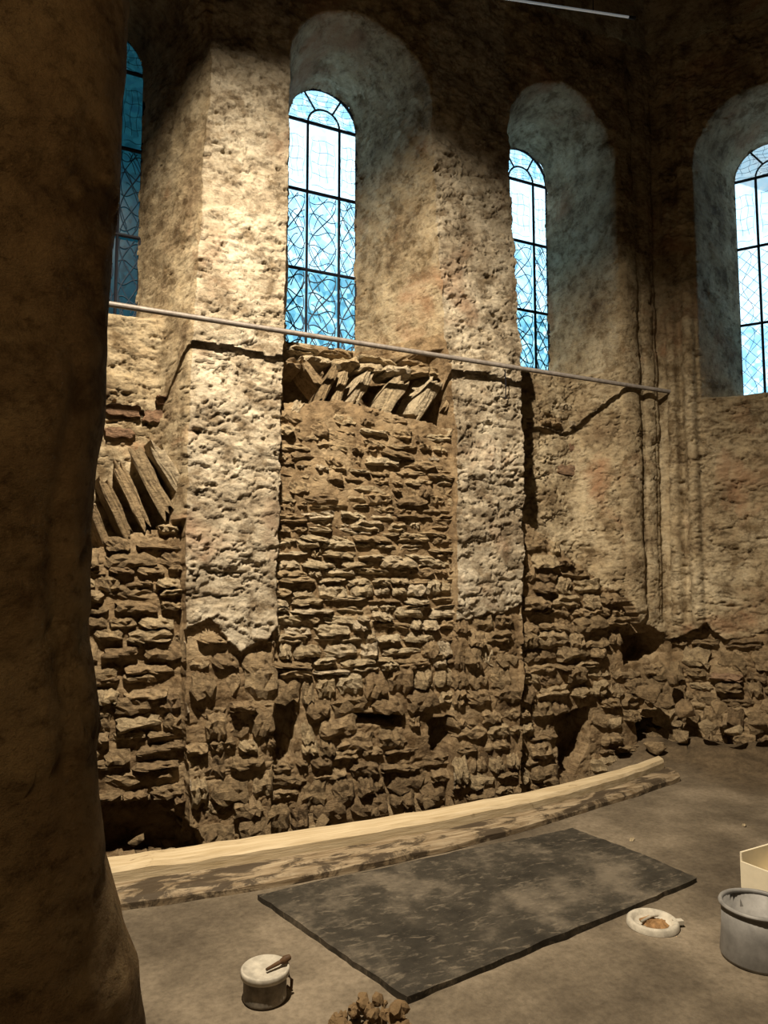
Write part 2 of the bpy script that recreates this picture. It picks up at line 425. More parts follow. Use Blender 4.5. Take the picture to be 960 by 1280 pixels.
tag(wall_l, 'shadowed recess with leaning arch stones between the near pillar and the first pier', 'wall', kind='structure')
wall_back = part_of_wall('wall_middle_bay', [3])
tag(wall_back, 'deep round-headed window recess between the two piers, walled up with rubble below', 'wall', kind='structure')
wall_r = part_of_wall('wall_right_bay', [5, 6])
tag(wall_r, 'plastered window recess right of the second pier, ending in corner shafts', 'wall', kind='structure')
pier1 = part_of_wall('wall_pier', [2])
tag(pier1, 'pale plastered wall pier left of the full leaded window, rubble showing at its foot', 'pier', kind='structure')
pier2 = part_of_wall('wall_pier', [4])
tag(pier2, 'pale plastered wall pier between the first two leaded windows', 'pier', kind='structure')

# right-hand facet of the apse
C0 = np.array([float(np.mean(ecv[7])), 0.0, 0.0]); AR = math.radians(55)
TD = np.array([math.cos(AR), -math.sin(AR), 0]); ND = np.array([math.sin(AR), math.cos(AR), 0])
def on_right(x, y, dep=0.0): return on_plane(x, y, C0+ND*dep, ND)
def rt(x, y, dep=0.0):
    p = on_right(x, y, dep); return float(np.dot(p-C0, TD)), float(p[2])
tcols = np.concatenate([np.linspace(0, 1.8, 150)[:-1], np.linspace(1.8, 3.4, 40)])
T = np.repeat(tcols[None, :], len(rows), 0); Zr = np.repeat(rows[:, None], len(tcols), 1)
off = (edge(E_COR, rows)-C0[0])[:, None]
tw = rt(914, 240, DW)[0]+RW+.035
Z_SILL3 = on_right(940, 497, DW)[2]; 
hc = .68
Dr, hr = bisect_embrasure(T, Zr, np.full_like(T, tw-.02), np.full_like(T, hc), tw, zt_front, DW)
side = np.clip(hc-np.abs(T-tw), 0, 1)
lowr = .10*sstep(0, .3, side)
Dr = np.where(Zr < Z_SILL3, np.where(Zr > Z_SILL3-.16, np.minimum(Dr, lowr+(DW-lowr)*sstep(Z_SILL3-.16, Z_SILL3, Zr)), lowr), Dr)
hr &= Zr >= Z_SILL3
onr = sstep(zc_low-.15, zc_low+.1, Zr)*(1-.7*sstep(Z_SILL3+.1, Z_SILL3+1.0, Zr))
Dr = Dr-onr*(shaft(T, .28, .06, .09)+shaft(T, .09, .05, .05))+onr*.06*np.exp(-((T-.18)/.03)**2)
zoneR = [rt(*p) for p in ((834, 800), (880, 778), (905, 800), (960, 785), (1010, 780), (1010, 1010), (834, 1010))]
mR = in_poly(T+.06*fbm(T*4, T*0, Zr*4, 321, 4), Zr+.08*fbm(T*4, T*0, Zr*4, 331, 4), zoneR); Dr[mR] = .12
Dr = np.where(T < .02, np.minimum(Dr, .02), Dr)
PR = C0[None, None, :]+T[..., None]*TD+0
Rr = relief(PR[..., 0], PR[..., 1]+Dr, Zr, 1)
PR = PR+(Dr+Rr*sstep(0, .06, T)+(1-sstep(0, .06, T))*.02)[..., None]*ND
PR[..., 0] += off*(1-sstep(0, .25, T))
PR[..., 2] = Zr
PR[:, 0, :] = V.reshape(nr, nc, 3)[:, -1, :]
k = np.arange(T.size).reshape(T.shape)
Qr = np.stack([k[:-1, :-1], k[:-1, 1:], k[1:, 1:], k[1:, :-1]], -1)
hqr = hr[:-1, :-1] & hr[:-1, 1:] & hr[1:, 1:] & hr[1:, :-1]
mqr = np.where(mR | (Zr < on_y(850, 985, 0)[2]), 1, 2)[:-1, :-1]
wall_right = quads_obj('wall_right', PR.reshape(-1, 3), Qr[~hqr], MATS, mqr[~hqr])
tag(wall_right, 'stained plaster wall turning the corner at right, with a tall leaded window', 'wall', kind='structure')

# ------------------------------------------------------------------ stones
def proto_stone(seed, nx=7, nz=4, amp=1.0):
    rng = np.random.RandomState(seed)
    vs_ = []; fs = []; ids = {}
    top = .5-.20*rng.rand(nx+1); bot = -.5+.20*rng.rand(nx+1)
    lf = -.5+.14*rng.rand(nz+1); rg = .5-.14*rng.rand(nz+1)
    tilt = rng.uniform(-.25, .25, 2); st = rng.rand()*.6+.2
    for j in range(nz+1):
        for i in range(nx+1):
            a = (i/nx); c = j/nz
            x = lf[j]*(1-a)+rg[j]*a; z = bot[i]*(1-c)+top[i]*c
            edge_ = (i in (0, nx)) or (j in (0, nz)); cor = (i in (0, nx)) and (j in (0, nz))
            y = amp*(.20*rng.rand()+(.12 if edge_ else 0)+(.08 if cor else 0)+tilt[0]*(a-.5)+tilt[1]*(c-.5)+(.12 if c > st else 0))
            if cor: x *= .92; z *= .86
            ids[i, j] = len(vs_); vs_.append((x, y, z))
    for j in range(nz):
        for i in range(nx): fs.append((ids[i, j], ids[i+1, j], ids[i+1, j+1], ids[i, j+1]))
    ring = [ids[i, 0] for i in range(nx+1)]+[ids[nx, j] for j in range(1, nz+1)]+[ids[i, nz] for i in range(nx-1, -1, -1)]+[ids[0, j] for j in range(nz-1, 0, -1)]
    n0 = len(vs_)
    for r in ring: x, y, z = vs_[r]; vs_.append((x, 1.0, z))
    L = len(ring)
    for q in range(L): fs.append((ring[q], n0+q, n0+(q+1) % L, ring[(q+1) % L]))
    return vs_, fs
PROTO = {}
for key in ('stone', 'stone_pale', 'stone_dark', 'brick'):
    for q in range(22):
        vs_, fs = proto_stone(100+q)
        for am, sl in ((1.0, ''), (.22, '_slab')):
          vs_, fs = proto_stone(100+q, amp=am)
          me = bpy.data.meshes.new('stone'); me.from_pydata(vs_, [], [tuple(reversed(f)) for f in fs]); me.update(); me.materials.append(M[key]); me.flip_normals(); PROTO.setdefault(key+sl, []).append(me)
def put_stone(c, size, rot, key, parent, name='stone', basis=None):
    """c = centre of the front face; size = (w, depth, h)"""
    o = bpy.data.objects.new(name, random.choice(PROTO[key])); COL.objects.link(o)
    Rm = Matrix.Rotation(rot[1], 3, 'Y') @ Matrix.Rotation(rot[0], 3, 'X') @ Matrix.Rotation(rot[2], 3, 'Z')
    if basis is not None: Rm = basis @ Rm
    o.matrix_world = Matrix.Translation(Vector([float(a) for a in c])) @ Rm.to_4x4() @ Matrix.Diagonal((*size, 1))
    if parent: o.parent = parent
    return o
BR = Matrix((tuple(TD), tuple(ND), (0, 0, 1))).transposed()

def rubble(poly, face, hr_, wr, key_fn, parent, gap=.006, frame=None, jit=.02, lim=None, wob=.03, dep=.16):
    xs = [p[0] for p in poly]; zs = [p[1] for p in poly]
    z = min(zs)+.02; n = 0
    while z < max(zs):
        h = random.uniform(*(hr_(z) if callable(hr_) else hr_))
        x = min(xs)-random.uniform(0, wr[0])
        ph = random.uniform(0, 6.28)
        while x < max(xs):
            w = random.uniform(*wr); cx = x+w/2; hh = h*random.choice((.75, .95, 1.1, 1.2, 1.45)); cz = z+h/2+wob*math.sin(cx*2.3+ph)*.5+random.uniform(-.012, .012)
            pc = (np.array([cx]), np.array([cz]))
            # keep inside the outline: clip sideways
            x0, x1 = cx-w/2, cx+w/2
            def ins(xx): return bool(in_poly(np.array([xx]), pc[1], poly)[0])
            if ins(cx):
                for _ in range(6):
                    if not ins(x0+.012): x0 += w*.1
                    if not ins(x1-.012): x1 -= w*.1
                blocked = False
                if frame is None:
                    for hp in HOLES:
                        if any(bool(in_poly(np.array([x0+(x1-x0)*f]), pc[1], hp)[0]) for f in (.15, .5, .85)): blocked = True
                if x1-x0 > .05 and not blocked and n < 299:
                    y = face+random.uniform(-jit, jit)
                    if random.random() < .12: y -= jit*1.2
                    r = (random.uniform(-.10, .08), random.uniform(-.09, .09), random.uniform(-.10, .10))
                    cxx = (x0+x1)/2
                    sz = (x1-x0-gap, dep, hh-gap)
                    if frame is None: put_stone((cxx, y, cz), sz, r, key_fn(cxx, cz), parent)
                    else: put_stone(C0+TD*cxx+ND*y+np.array([0, 0, cz]), sz, r, key_fn(cxx, cz), parent, basis=BR)
                    n += 1
            x += w
        z += h
    return n
def keys(**w):
    ks = list(w); ws = list(w.values())
    return lambda x, z: random.choices(ks, ws)[0]
ci = on_y(450, 740, .06)
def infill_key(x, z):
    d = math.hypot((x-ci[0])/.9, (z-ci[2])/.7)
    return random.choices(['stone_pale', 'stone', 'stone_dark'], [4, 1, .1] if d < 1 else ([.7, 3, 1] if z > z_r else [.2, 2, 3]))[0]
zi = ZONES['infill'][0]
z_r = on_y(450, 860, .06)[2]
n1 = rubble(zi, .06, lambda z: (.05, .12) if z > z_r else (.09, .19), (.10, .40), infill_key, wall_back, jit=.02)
zl = ZONES['left'][0]; zl = [(max(a, -.4), b) for a, b in zl]
n2 = rubble(zl, .12, (.07, .13), (.16, .40), keys(stone=3, stone_dark=3), wall_l, jit=.02)
n3 = rubble(ZONES['pier1'][0], 0, (.10, .20), (.14, .32), keys(stone=3, stone_pale=.8, stone_dark=2), pier1, jit=.03)
n4 = rubble(ZONES['pier2'][0], 0, (.09, .19), (.14, .34), keys(stone=3, stone_pale=.7, stone_dark=1.5), pier2, jit=.022)
n5 = rubble(ZONES['right'][0], .05, (.07, .15), (.16, .42), keys(stone=3, stone_dark=2), wall_r, jit=.03)
print('stones', n1, n2, n3, n4, n5)
n6 = rubble(zoneR, .07, (.10, .20), (.16, .38), keys(stone=2, stone_dark=2, brick=.35), wall_right, frame=1, jit=.035)

for (yy, w, h) in ((806, 44, 30), (838, 40, 26), (868, 46, 30), (898, 38, 28), (926, 40, 24), (950, 44, 26)):   # quoins bridging the corner
    c = on_y(836, yy, -.02); sc_ = float(np.linalg.norm(c-CAM))/F
    if yy != 806: put_stone(c, (w*sc_, .22, h*sc_*1.1), (random.uniform(-.1, .1), random.uniform(-.12, .12), -.48+random.uniform(-.15, .15)), random.choice(['stone', 'stone_dark']), wall_r)
def slab(p0, p1, wpx, y, key, parent, dep=.30, rx=0.0, name='stone'):
    a, b = on_y(*p0, y), on_y(*p1, y); c = (a+b)/2; d = b-a
    L = float(np.hypot(d[0], d[2])); w = wpx/F*float(np.linalg.norm(c-CAM))*.93
    ang = math.atan2(d[0], d[2])
    return put_stone(c, (w, dep, L), (rx, ang, random.uniform(-.3, .3)), key+'_slab', parent, name)
# fanned arch stones under the middle window sill
for a in [((380, 452), (414, 494), 15, .16, 'stone'), ((396, 506), (426, 452), 14, .12, 'stone_dark'), ((418, 510), (438, 460), 13, .15, 'stone'),
          ((440, 510), (468, 458), 17, .14, 'stone_pale'), ((472, 520), (508, 468), 27, .10, 'stone_pale'), ((520, 524), (552, 472), 23, .09, 'stone_pale'),
          ((556, 512), (584, 456), 9, .07, 'stone'), ((562, 548), (590, 512), 15, .06, 'stone_pale'), ((366, 516), (378, 500), 14, .09, 'stone_pale')]:
    slab(*a, wall_back, dep=.26, name='arch_stone')
# broken ledge below that sill
for (x, y, w, h, yy) in [(368, 449, 34, 14, .12), (402, 444, 36, 13, .16), (436, 450, 34, 15, .14), (468, 455, 38, 14, .10), (505, 460, 40, 14, .08), (540, 463, 36, 15, .06), (384, 436, 44, 10, .3), (430, 441, 40, 9, .3), (480, 447, 46, 10, .26), (526, 452, 40, 10, .2)]:
    c = on_y(x, y, yy); s = float(np.linalg.norm(c-CAM))/F
    put_stone(c, (w*s*1.1, .34, h*s*1.1), (random.uniform(-.2, .1), random.uniform(-.1, .12), random.uniform(-.1, .1)), random.choice(['stone', 'stone_pale']), wall_back)
# leaning arch stones in the left recess
for a in [((190, 548), (238, 630), 19, .10, 'stone_pale'), ((164, 556), (214, 652), 22, .13, 'stone'), ((142, 572), (186, 664), 18, .15, 'stone'),
          ((126, 590), (164, 676), 15, .16, 'stone_dark'), ((110, 620), (146, 704), 13, .17, 'stone_dark')]:
    slab(*a, wall_l, dep=.30, name='arch_stone')
# plucked stones at the back of the right recess, bricks
for (x, y, w, h, key) in [(690, 512, 20, 12, 'stone_pale'), (710, 508, 18, 11, 'stone_pale'), (730, 514, 20, 12, 'stone'), (700, 526, 22, 12, 'stone'), (722, 528, 20, 12, 'stone_pale'), (684, 524, 14, 10, 'stone'), (738, 526, 14, 11, 'stone_pale')]:
    c = on_y(x, y, .30); s = float(np.linalg.norm(c-CAM))/F
    put_stone(c, (w*s, .14, h*s), (random.uniform(-.3, .2), random.uniform(-.3, .3), random.uniform(-.3, .3)), key, wall_r)
for (x, y, w, h, yy) in [(712, 588, 34, 15, .325), (742, 592, 24, 14, .29), (724, 560, 30, 12, .325), (155, 512, 40, 17, .39), (196, 520, 34, 17, .37), (150, 540, 34, 14, .39), (210, 500, 26, 13, .33)]:
    c = on_y(x, y, yy); s = float(np.linalg.norm(c-CAM))/F
    put_stone(c, (w*s*1.05, .12, h*s), (0, random.uniform(-.05, .05), 0), 'brick_slab', wall_l if x < 300 else wall_r, 'brick')

# ------------------------------------------------------------------ rest of the shell
def sheet(name, pts, mat, label):
    o = mesh_obj(name, pts, [tuple(range(len(pts)))], mat); return tag(o, label, 'ceiling' if name == 'ceiling' else 'wall', kind='structure')
PE = C0+TD*3.4
HZ = 9.5
sheet('ceiling', [(-9, -16, HZ), (14, -16, HZ), (14, 4, HZ), (-9, 4, HZ)], M['ceiling'], 'dark ceiling high above the apse')
sheet('wall_left', [(-2.4, .05, Z0), (-8, -6, Z0), (-8, -6, HZ), (-2.4, .05, HZ)], M['outer'], 'dark plain wall beyond the near pillar')
sheet('wall_west', [(-8, -6, Z0), (-8, -15, Z0), (-8, -15, HZ), (-8, -6, HZ)], M['outer'], 'dark plain nave wall on the left behind the camera')
sheet('wall_rear', [(-8, -15, Z0), (13, -15, Z0), (13, -15, HZ), (-8, -15, HZ)], M['outer'], 'dark plain wall at the far end behind the camera')
sheet('wall_east', [(13, -15, Z0), (PE[0]-.02, PE[1]+.05, Z0), (PE[0]-.02, PE[1]+.05, HZ), (13, -15, HZ)], M['outer'], 'dark plain wall continuing right of the apse corner')
# upper continuation of the apse wall
up = MB().add([(-2.4, .06, Z1-.05), (C0[0], .06, Z1-.05), (C0[0], .06, HZ), (-2.4, .06, HZ)], [(0, 1, 2, 3)])
up.add([(C0[0], .06, Z1-.05), (PE[0]+.05, PE[1]+.05, Z1-.05), (PE[0]+.05, PE[1]+.05, HZ), (C0[0], .06, HZ)], [(0, 1, 2, 3)])
tag(up.build('wall_upper', M['plaster_brown']), 'dark upper plaster wall above the window arches', 'wall', kind='structure')

# ------------------------------------------------------------------ floor with the dug trench along the wall
pl_b = np.array([on_z(a, b, .085) for a, b in ((137, 1074), (300, 1051), (480, 1024), (640, 995), (760, 968), (822, 947))])
pl_m = np.array([on_z(a, b, .085) for a, b in ((137, 1096), (300, 1073), (480, 1043), (640, 1011), (760, 981), (832, 954))])
pl_f = np.array([on_z(a, b, .085) for a, b in ((137, 1120), (300, 1098), (480, 1064), (640, 1028), (760, 993), (850, 964))])
def curve(P, t):
    s = np.concatenate([[0], np.cumsum(np.linalg.norm(np.diff(P, axis=0), axis=1))]); s /= s[-1]
    co = [np.polyfit(s, P[:, k], 3) for k in range(3)]
    return np.stack([np.polyval(c, t) for c in co], -1)
gx = np.arange(-3.2, 9.2, .045); gy = np.arange(-9.0, 1.1, .045)
GX, GY = np.meshgrid(gx, gy)
ex = curve(pl_b, np.linspace(-.35, 1.0, 60)); o = np.argsort(ex[:, 0])
yl = np.interp(GX, ex[o, 0], ex[o, 1])
beh = GY-yl+.04*fbm(GX*2, GY*2, 0*GX, 70, 3)
xe = pl_b[-1][0]
tr = sstep(.02, .16, beh)*(1-sstep(xe-.7, xe+.25, GX+.5*np.clip(GY+.6, -1, 1)))
GZ = -.52*tr+.012*fbm(GX*2, GY*2, 0*GX, 60, 4)+.05*tr*fbm(GX*5, GY*5, 0*GX, 61, 4)
dR = np.clip(-((GX-C0[0])*ND[0]+(GY-C0[1])*ND[1]), -1, 3)          # distance in front of the right facet
heap = np.exp(-(dR/.38)**2)*sstep(xe-1.2, xe+.4, GX)
GZ += .16*heap*(1+.5*fbm(GX*4, GY*4, 0*GX, 64, 4))
Vf = np.stack([GX, GY, GZ], -1).reshape(-1, 3); kk = np.arange(GX.size).reshape(GX.shape)
Qf = np.stack([kk[:-1, :-1], kk[:-1, 1:], kk[1:, 1:], kk[1:, :-1]], -1)
ef = np.clip(np.maximum(sstep(.02, .3, tr), sstep(1.5, .3, dR+.35*fbm(GX*3, GY*3, 0*GX, 66, 4))*sstep(xe-1.0, xe+.3, GX)), 0, 1)
fl = quads_obj('floor', Vf, Qf.reshape(-1, 4), [M['floor']])
at_ = fl.data.attributes.new('earth', 'FLOAT', 'POINT'); at_.data.foreach_set('value', ef.astype(np.float32).ravel())
tag(fl, 'dusty earth and concrete floor with a dug trench along the wall', 'floor', kind='structure')
fo = MB().add([(-9, -16, -.03), (14, -16, -.03), (14, -8.95, -.03), (-9, -8.95, -.03)], [(0, 1, 2, 3)])
fo.add([(-9, -9, -.03), (-3.15, -9, -.03), (-3.15, .5, -.03), (-9, .5, -.03)], [(0, 1, 2, 3)]).add([(9.1, -9, -.03), (14, -9, -.03), (14, 1, -.03), (9.1, 1, -.03)], [(0, 1, 2, 3)])
fo = fo.build('floor', M['floor'], fl)

# ------------------------------------------------------------------ windows
def make_window(name, P, xd, nd, zs, zt, label, tints):
    """P = foot centre of the glass, xd = along, nd = outward; local (a, z)"""
    xd, nd = np.array(xd, float), np.array(nd, float); P = np.array(P, float)
    root = empty(name, P); tag(root, label, 'window', kind='structure')
    H = zt-zs; R = RW+.012; sp = H-RW
    def L(a, z, o=0.0): return xd*a+nd*o+np.array([0, 0, z])
    c1, c2 = -R+2*R*.30, -R+2*R*.745
    r1, r2 = sp*.335, sp*.685
    xs = [-R-.03, c1, c2, R+.03]; zs_ = [-.05, r1, r2, sp]
    def pane(poly, mat, seed, style):
        m = MB(); n = len(poly)
        m.add([L(a, z, .0) for a, z in poly]+[L(a, z, .006) for a, z in poly], [tuple(range(n)), tuple(reversed(range(n, 2*n)))]+[(i, (i+1) % n, n+(i+1) % n, n+i) for i in range(n)])
        p = m.build('pane', M[mat], root)
        rng = random.Random(seed); lm = MB()
        aa = [q[0] for q in poly]; zz = [q[1] for q in poly]; a0, a1, z0, z1 = min(aa), max(aa), min(zz), max(zz); w, h = a1-a0, z1-z0
        def ln(f, r=.0055 if z0 < .3 else .0038, n_=18):
            pts = []
            for i in range(n_+1):
                a, z = f(i/n_)
                if a0+.002 < a < a1-.002 and z0+.002 < z < z1-.002: pts.append(L(a, z, -.006))
                else:
                    if len(pts) > 1: lm.tube(pts, r, 4, False)
                    pts = []
            if len(pts) > 1: lm.tube(pts, r, 4, False)
        ca = (a0+a1)/2
        if style == 'knot':
            for s in (-1, 1):
                for ph in (0, 1.6, 3.1):
                    ln(lambda t: (ca+s*w*.42*math.sin(t*5.2+ph), z0+h*t), n_=34)
                ln(lambda t: (ca+s*w*(.15+.3*t), z0+h*(.1+.25*t)))
            for q in range(5):
                zq = z0+h*(q+.5)/5
                ln(lambda t: (a0+w*t, zq+(.03 if q % 2 else -.03)*math.sin(t*6.3)), n_=12)
            for q in range(6):
                aq = a0+w*rng.random(); zq = z0+h*rng.random(); sg = rng.choice((-1, 1))
                ln(lambda t: (aq+sg*.10*t, zq+.16*t+.05*math.sin(3*t)), n_=8)
        elif style == 'lattice':
            for q in range(-4, 9):
                ln(lambda t: (a0+w*t, z0+h*(q/6+.32*t)), .0025); ln(lambda t: (a0+w*t, z0+h*(q/6+.32*(1-t))), .0025)
            ln(lambda t: (ca+.2*w*math.sin(9*t), z0+h*t), .0025, 30)
        else:
            for q in range(4):
                ln(lambda t: (a0+w*(q+.5)/4+.01*math.sin(9*t+q), z0+h*(.2+.6*t)), .002)
            for q in range(5):
                ln(lambda t: (a0+w*(.15+.7*t), z0+h*(q+.7)/6+.01*math.sin(7*t+q)), .002)
        if lm.v: lm.build('leading', M['lead'], p)
    styles = ['knot', 'knot', 'faint'] if tints[0] != 'glass_pale' else ['lattice', 'lattice', 'faint']
    for j in range(3):
        for i in range(3):
            pane([(xs[i], zs_[j]), (xs[i+1], zs_[j]), (xs[i+1], zs_[j+1]), (xs[i], zs_[j+1])], tints[j], j*3+i, styles[j])
    ri = (c2-c1)/2; cc = (c1+c2)/2; RO = R+.05
    def arc(r, t0, t1, c=0, n_=8): return [(c+r*math.cos(t0+(t1-t0)*i/n_), sp+r*math.sin(t0+(t1-t0)*i/n_)) for i in range(n_+1)]
    A1, A2 = math.radians(58), math.radians(122)
    pane(arc(ri, 0, math.pi, cc), tints[3], 20, 'faint')
    for t0, t1, sd in ((0, A1, 21), (A1, A2, 22), (A2, math.pi, 23)):
        pane(arc(RO, t0, t1)+list(reversed(arc(ri, t0, t1, cc))), tints[3], sd, 'faint')
    # iron bars
    def bar(p, q, r=.014, nm='glazing_bar'): MB().tube([L(*p, -.02), L(*q, -.02)], r, 6).build(nm, M['iron'], root)
    bar((c1, 0), (c1, sp)); bar((c2, 0), (c2, sp))
    for z in (r1, r2, sp): bar((-R-.02, z), (R+.02, z), .017)
    MB().tube([L(a, z, -.02) for a, z in arc(ri, 0, math.pi, cc, 14)], .010, 6).build('glazing_bar', M['iron'], root)
    for t in (A1, A2):
        bar((cc+ri*math.cos(t), sp+ri*math.sin(t)), (RO*math.cos(t), sp+RO*math.sin(t)), .010)
    fr = [L(-R, -.02, -.015)]+[L(a, z, -.015) for a, z in reversed(arc(R, 0, math.pi, 0, 20))]+[L(R, -.02, -.015)]
    MB().tube(fr, .016, 6).build('window_frame', M['iron'], root)
    bar((-R, .0), (R, .0), .016, 'window_frame')
    return root
ox = (1, 0, 0); oy = (0, 1, 0)
T1 = ['glass_teal', 'glass_pale', 'glass_clear', 'glass_pale']
make_window('window_1', (XW1, DW+.05, Z_SILL-.01), ox, oy, Z_SILL-.01, Z_TOP, 'fully visible round-headed leaded window between the two piers', ['glass_teal', 'glass_pale', 'glass_clear', 'glass_pale'])
make_window('window_2', (XW2, DW+.05, Z_SILL-.01), ox, oy, Z_SILL-.01, Z_TOP, 'leaded window half hidden behind the second pier, teal glass at its foot', ['glass_teal', 'glass_pale', 'glass_clear', 'glass_pale'])
P3 = C0+TD*tw+ND*(DW+.05)
make_window('window_3', (P3[0], P3[1], Z_SILL3-.01), TD, ND, Z_SILL3-.01, Z_TOP, 'bright leaded window cut by the right edge, in the turned wall', ['glass_pale', 'glass_clear', 'glass_clear', 'glass_clear'])
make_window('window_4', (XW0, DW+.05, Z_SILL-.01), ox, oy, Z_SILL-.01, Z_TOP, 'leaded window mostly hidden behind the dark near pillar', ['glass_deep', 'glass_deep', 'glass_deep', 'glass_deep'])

# ------------------------------------------------------------------ near pillar
YP = -3.95
pe = [on_y(a+(11 if 400 < b < 1150 else 3), b, YP) for a, b in ((172, 40), (168, 90), (156, 230), (143, 370), (137, 480), (122, 560), (114, 640), (116, 730), (120, 810), (129, 900), (134, 1000), (140, 1090), (163, 1180), (192, 1285))]
pe = sorted((p[2], p[0]) for p in pe); pz = [p[0] for p in pe]; px_ = [p[1] for p in pe]
zr = np.linspace(-.02, HZ, 330); na = 150
th = np.linspace(-math.pi, math.pi, na, endpoint=False)
xr = np.interp(zr, pz, px_); xr = np.where(zr < pz[0], px_[0]+(pz[0]-zr)*.12, xr)
xc = -.95
ca, sa = np.cos(th), np.sin(th)
e = .42
sx = np.sign(ca)*np.abs(ca)**e; sy = np.sign(sa)*np.abs(sa)**e
hx = (xr-xc)[:, None]; TH = np.repeat(th[None, :], len(zr), 0); ZZ = np.repeat(zr[:, None], na, 1)
hy = .42+.10*sstep(.9, .3, ZZ) if False else .42+.0*ZZ
PXg = xc+hx*sx[None, :]; PYg = YP+.42+hy*sy[None, :]
rr = .03*fbm(PXg*2.2, PYg*2.2, ZZ*1.8, 200, 4)-.025*sstep(.0, .04, fbm(PXg*1.5, PYg*1.5, ZZ*1.6, 210, 4))-.018*(1-sstep(0, .03, np.abs(fbm(PXg*1.1, PYg*1.1, ZZ*1.3, 215, 4))))+.012*fbm(PXg*9, PYg*9, ZZ*9, 220, 3)
# a recessed vertical chase beside the right edge
rr = rr-.02*np.exp(-((PXg-(xr[:, None]-.07))/.02)**2)*(sa[None, :] < 0)*sstep(1.2, 1.5, ZZ)*(1-sstep(2.2, 2.5, ZZ))
PXg = PXg+rr*ca[None, :]*.5; PYg = PYg+rr*np.sign(sa)[None, :]*np.abs(sa)[None, :]**.3
Vp = np.stack([PXg, PYg, ZZ], -1).reshape(-1, 3); kp = np.arange(ZZ.size).reshape(ZZ.shape); kn = np.roll(kp, -1, 1)
Qp = np.stack([kp[:-1], kn[:-1], kn[1:], kp[1:]], -1).reshape(-1, 4)
pil = quads_obj('near_pillar', Vp, Qp, [M['pillar']])
tag(pil, 'dark brown rough plastered pillar close to the camera at the left edge', 'pillar', kind='structure')

# ------------------------------------------------------------------ pole, hook, tube lamp
pa = on_y(130, 379, -.17); pb = on_y(852, 492, -.05)
pd = (pb-pa); pL = pa-pd*.14
pole = empty('rail_pole', pb); tag(pole, 'long thin grey steel pole running level across the piers below the windows', 'pole')
MB().tube([pL-pb, pa-pb, pb-pb], .021, 12).build('tube', M['pole'], pole, True)
MB().tube([-pd/np.linalg.norm(pd)*.10, pd/np.linalg.norm(pd)*.012], .026, 12).build('end_sleeve', M['iron'], pole, True)
t_h = (632-130)/722.0; ph = pa+pd*(t_h*1.06)
h0 = on_y(631, 458, ph[1]); h0[2] = ph[2]-.026; h1 = on_y(632, 498, -.035)
hk = empty('wire_hook', h1); tag(hk, 'thin wire hook hanging below the pole on the second pier', 'hook')
MB().tube([h0-h1, (h0-h1)*.5+np.array([0, -.01, 0]), (0, 0, 0)], .005, 6).build('wire', M['iron'], hk)
MB().tube([(-.07, 0, .01), (.0, -.005, 0), (.03, 0, .004)], .005, 6).build('foot_bar', M['iron'], hk)

ta, tb = on_z(590, -8, 6.3), on_z(790, 22, 6.3)
lt = empty('tube_lamp', (ta+tb)/2); tag(lt, 'thin pale tube lamp hanging high at the top edge', 'lamp')
mE = bpy.data.materials.new('dim_tube_glow'); mE.use_nodes = True
bE = mE.node_tree.nodes['Principled BSDF']; bE.inputs['Base Color'].default_value = (.8, .8, .75, 1); bE.inputs['Emission Color'].default_value = (.75, .9, 1, 1); bE.inputs['Emission Strength'].default_value = .12
mc = (ta+tb)/2
MB().tube([ta-mc, tb-mc], .009, 10).build('tube', mE, lt, True)
for s_, q in ((ta, .03), (tb, -.03)):
    d_ = (tb-ta)/np.linalg.norm(tb-ta); MB().tube([s_-mc-d_*.03, s_-mc+d_*.03], .012, 10).build('end_cap', M['iron'], lt, True)
for s_ in (.25, .75):
    q = ta+(tb-ta)*s_-mc; MB().tube([q, q+np.array([0, 0, HZ-6.3])], .004, 5).build('hanger_wire', M['iron'], lt)

# ------------------------------------------------------------------ planks, sheet
def plank(name, Pb, Pf, mat, zt, zb, label, t0=0.0, t1=1.0, lift=0.0):
    n = 40; t = np.linspace(t0, t1, n); B = curve(Pb, t); Fr = curve(Pf, t)
    o0 = (B[0]+Fr[0])/2; o0[2] = 0
    m = MB(); vv = []
    rng = np.random.RandomState(len(label))
    for i in range(n):
        j = rng.normal(0, .0025, 4)
        b, f = B[i], Fr[i]
        bev = (f-b)*.10
        ztj = zt+j[2]
        for p, z in ((b, zb), (b, ztj-.018), (b+bev, ztj), ((b+f)/2, ztj+.001), (f-bev, ztj), (f, ztj-.026+j[3]), (f, zb)):
            vv.append((p[0]-o0[0]+(j[0] if z != zb else 0), p[1]-o0[1]+j[1], z))
    K = 7; ff = []
    for i in range(n-1):
        for k in range(K): ff.append((i*K+k, i*K+(k+1) % K, (i+1)*K+(k+1) % K, (i+1)*K+k))
    ff.append(tuple(reversed(range(K)))); ff.append(tuple((n-1)*K+k for k in range(K)))
    ob = m.add(vv, ff).build(name, mat); ob.location = o0
    import bmesh
    bm = bmesh.new(); bm.from_mesh(ob.data); bmesh.ops.recalc_face_normals(bm, faces=bm.faces); bm.to_mesh(ob.data); bm.free()
    return tag(ob, label, 'plank', 'long timber planks beside the trench')
gapv = np.array([.02, -.03, 0])
plank('timber_plank', pl_b, pl_m+(pl_b-pl_m)*.26, M['wood_pale'], .105, .0, 'long pale timber plank at the trench edge, nearer the wall', t0=-.06)
plank('timber_plank', pl_m, pl_f, M['wood_worn'], .060, .0, 'long worn timber plank with dark stains, nearer the black sheet', t0=-.06)
cs = [on_z(a, b, .02) for a, b in ((322, 1121), (510, 1251), (872, 1099), (716, 1036))]
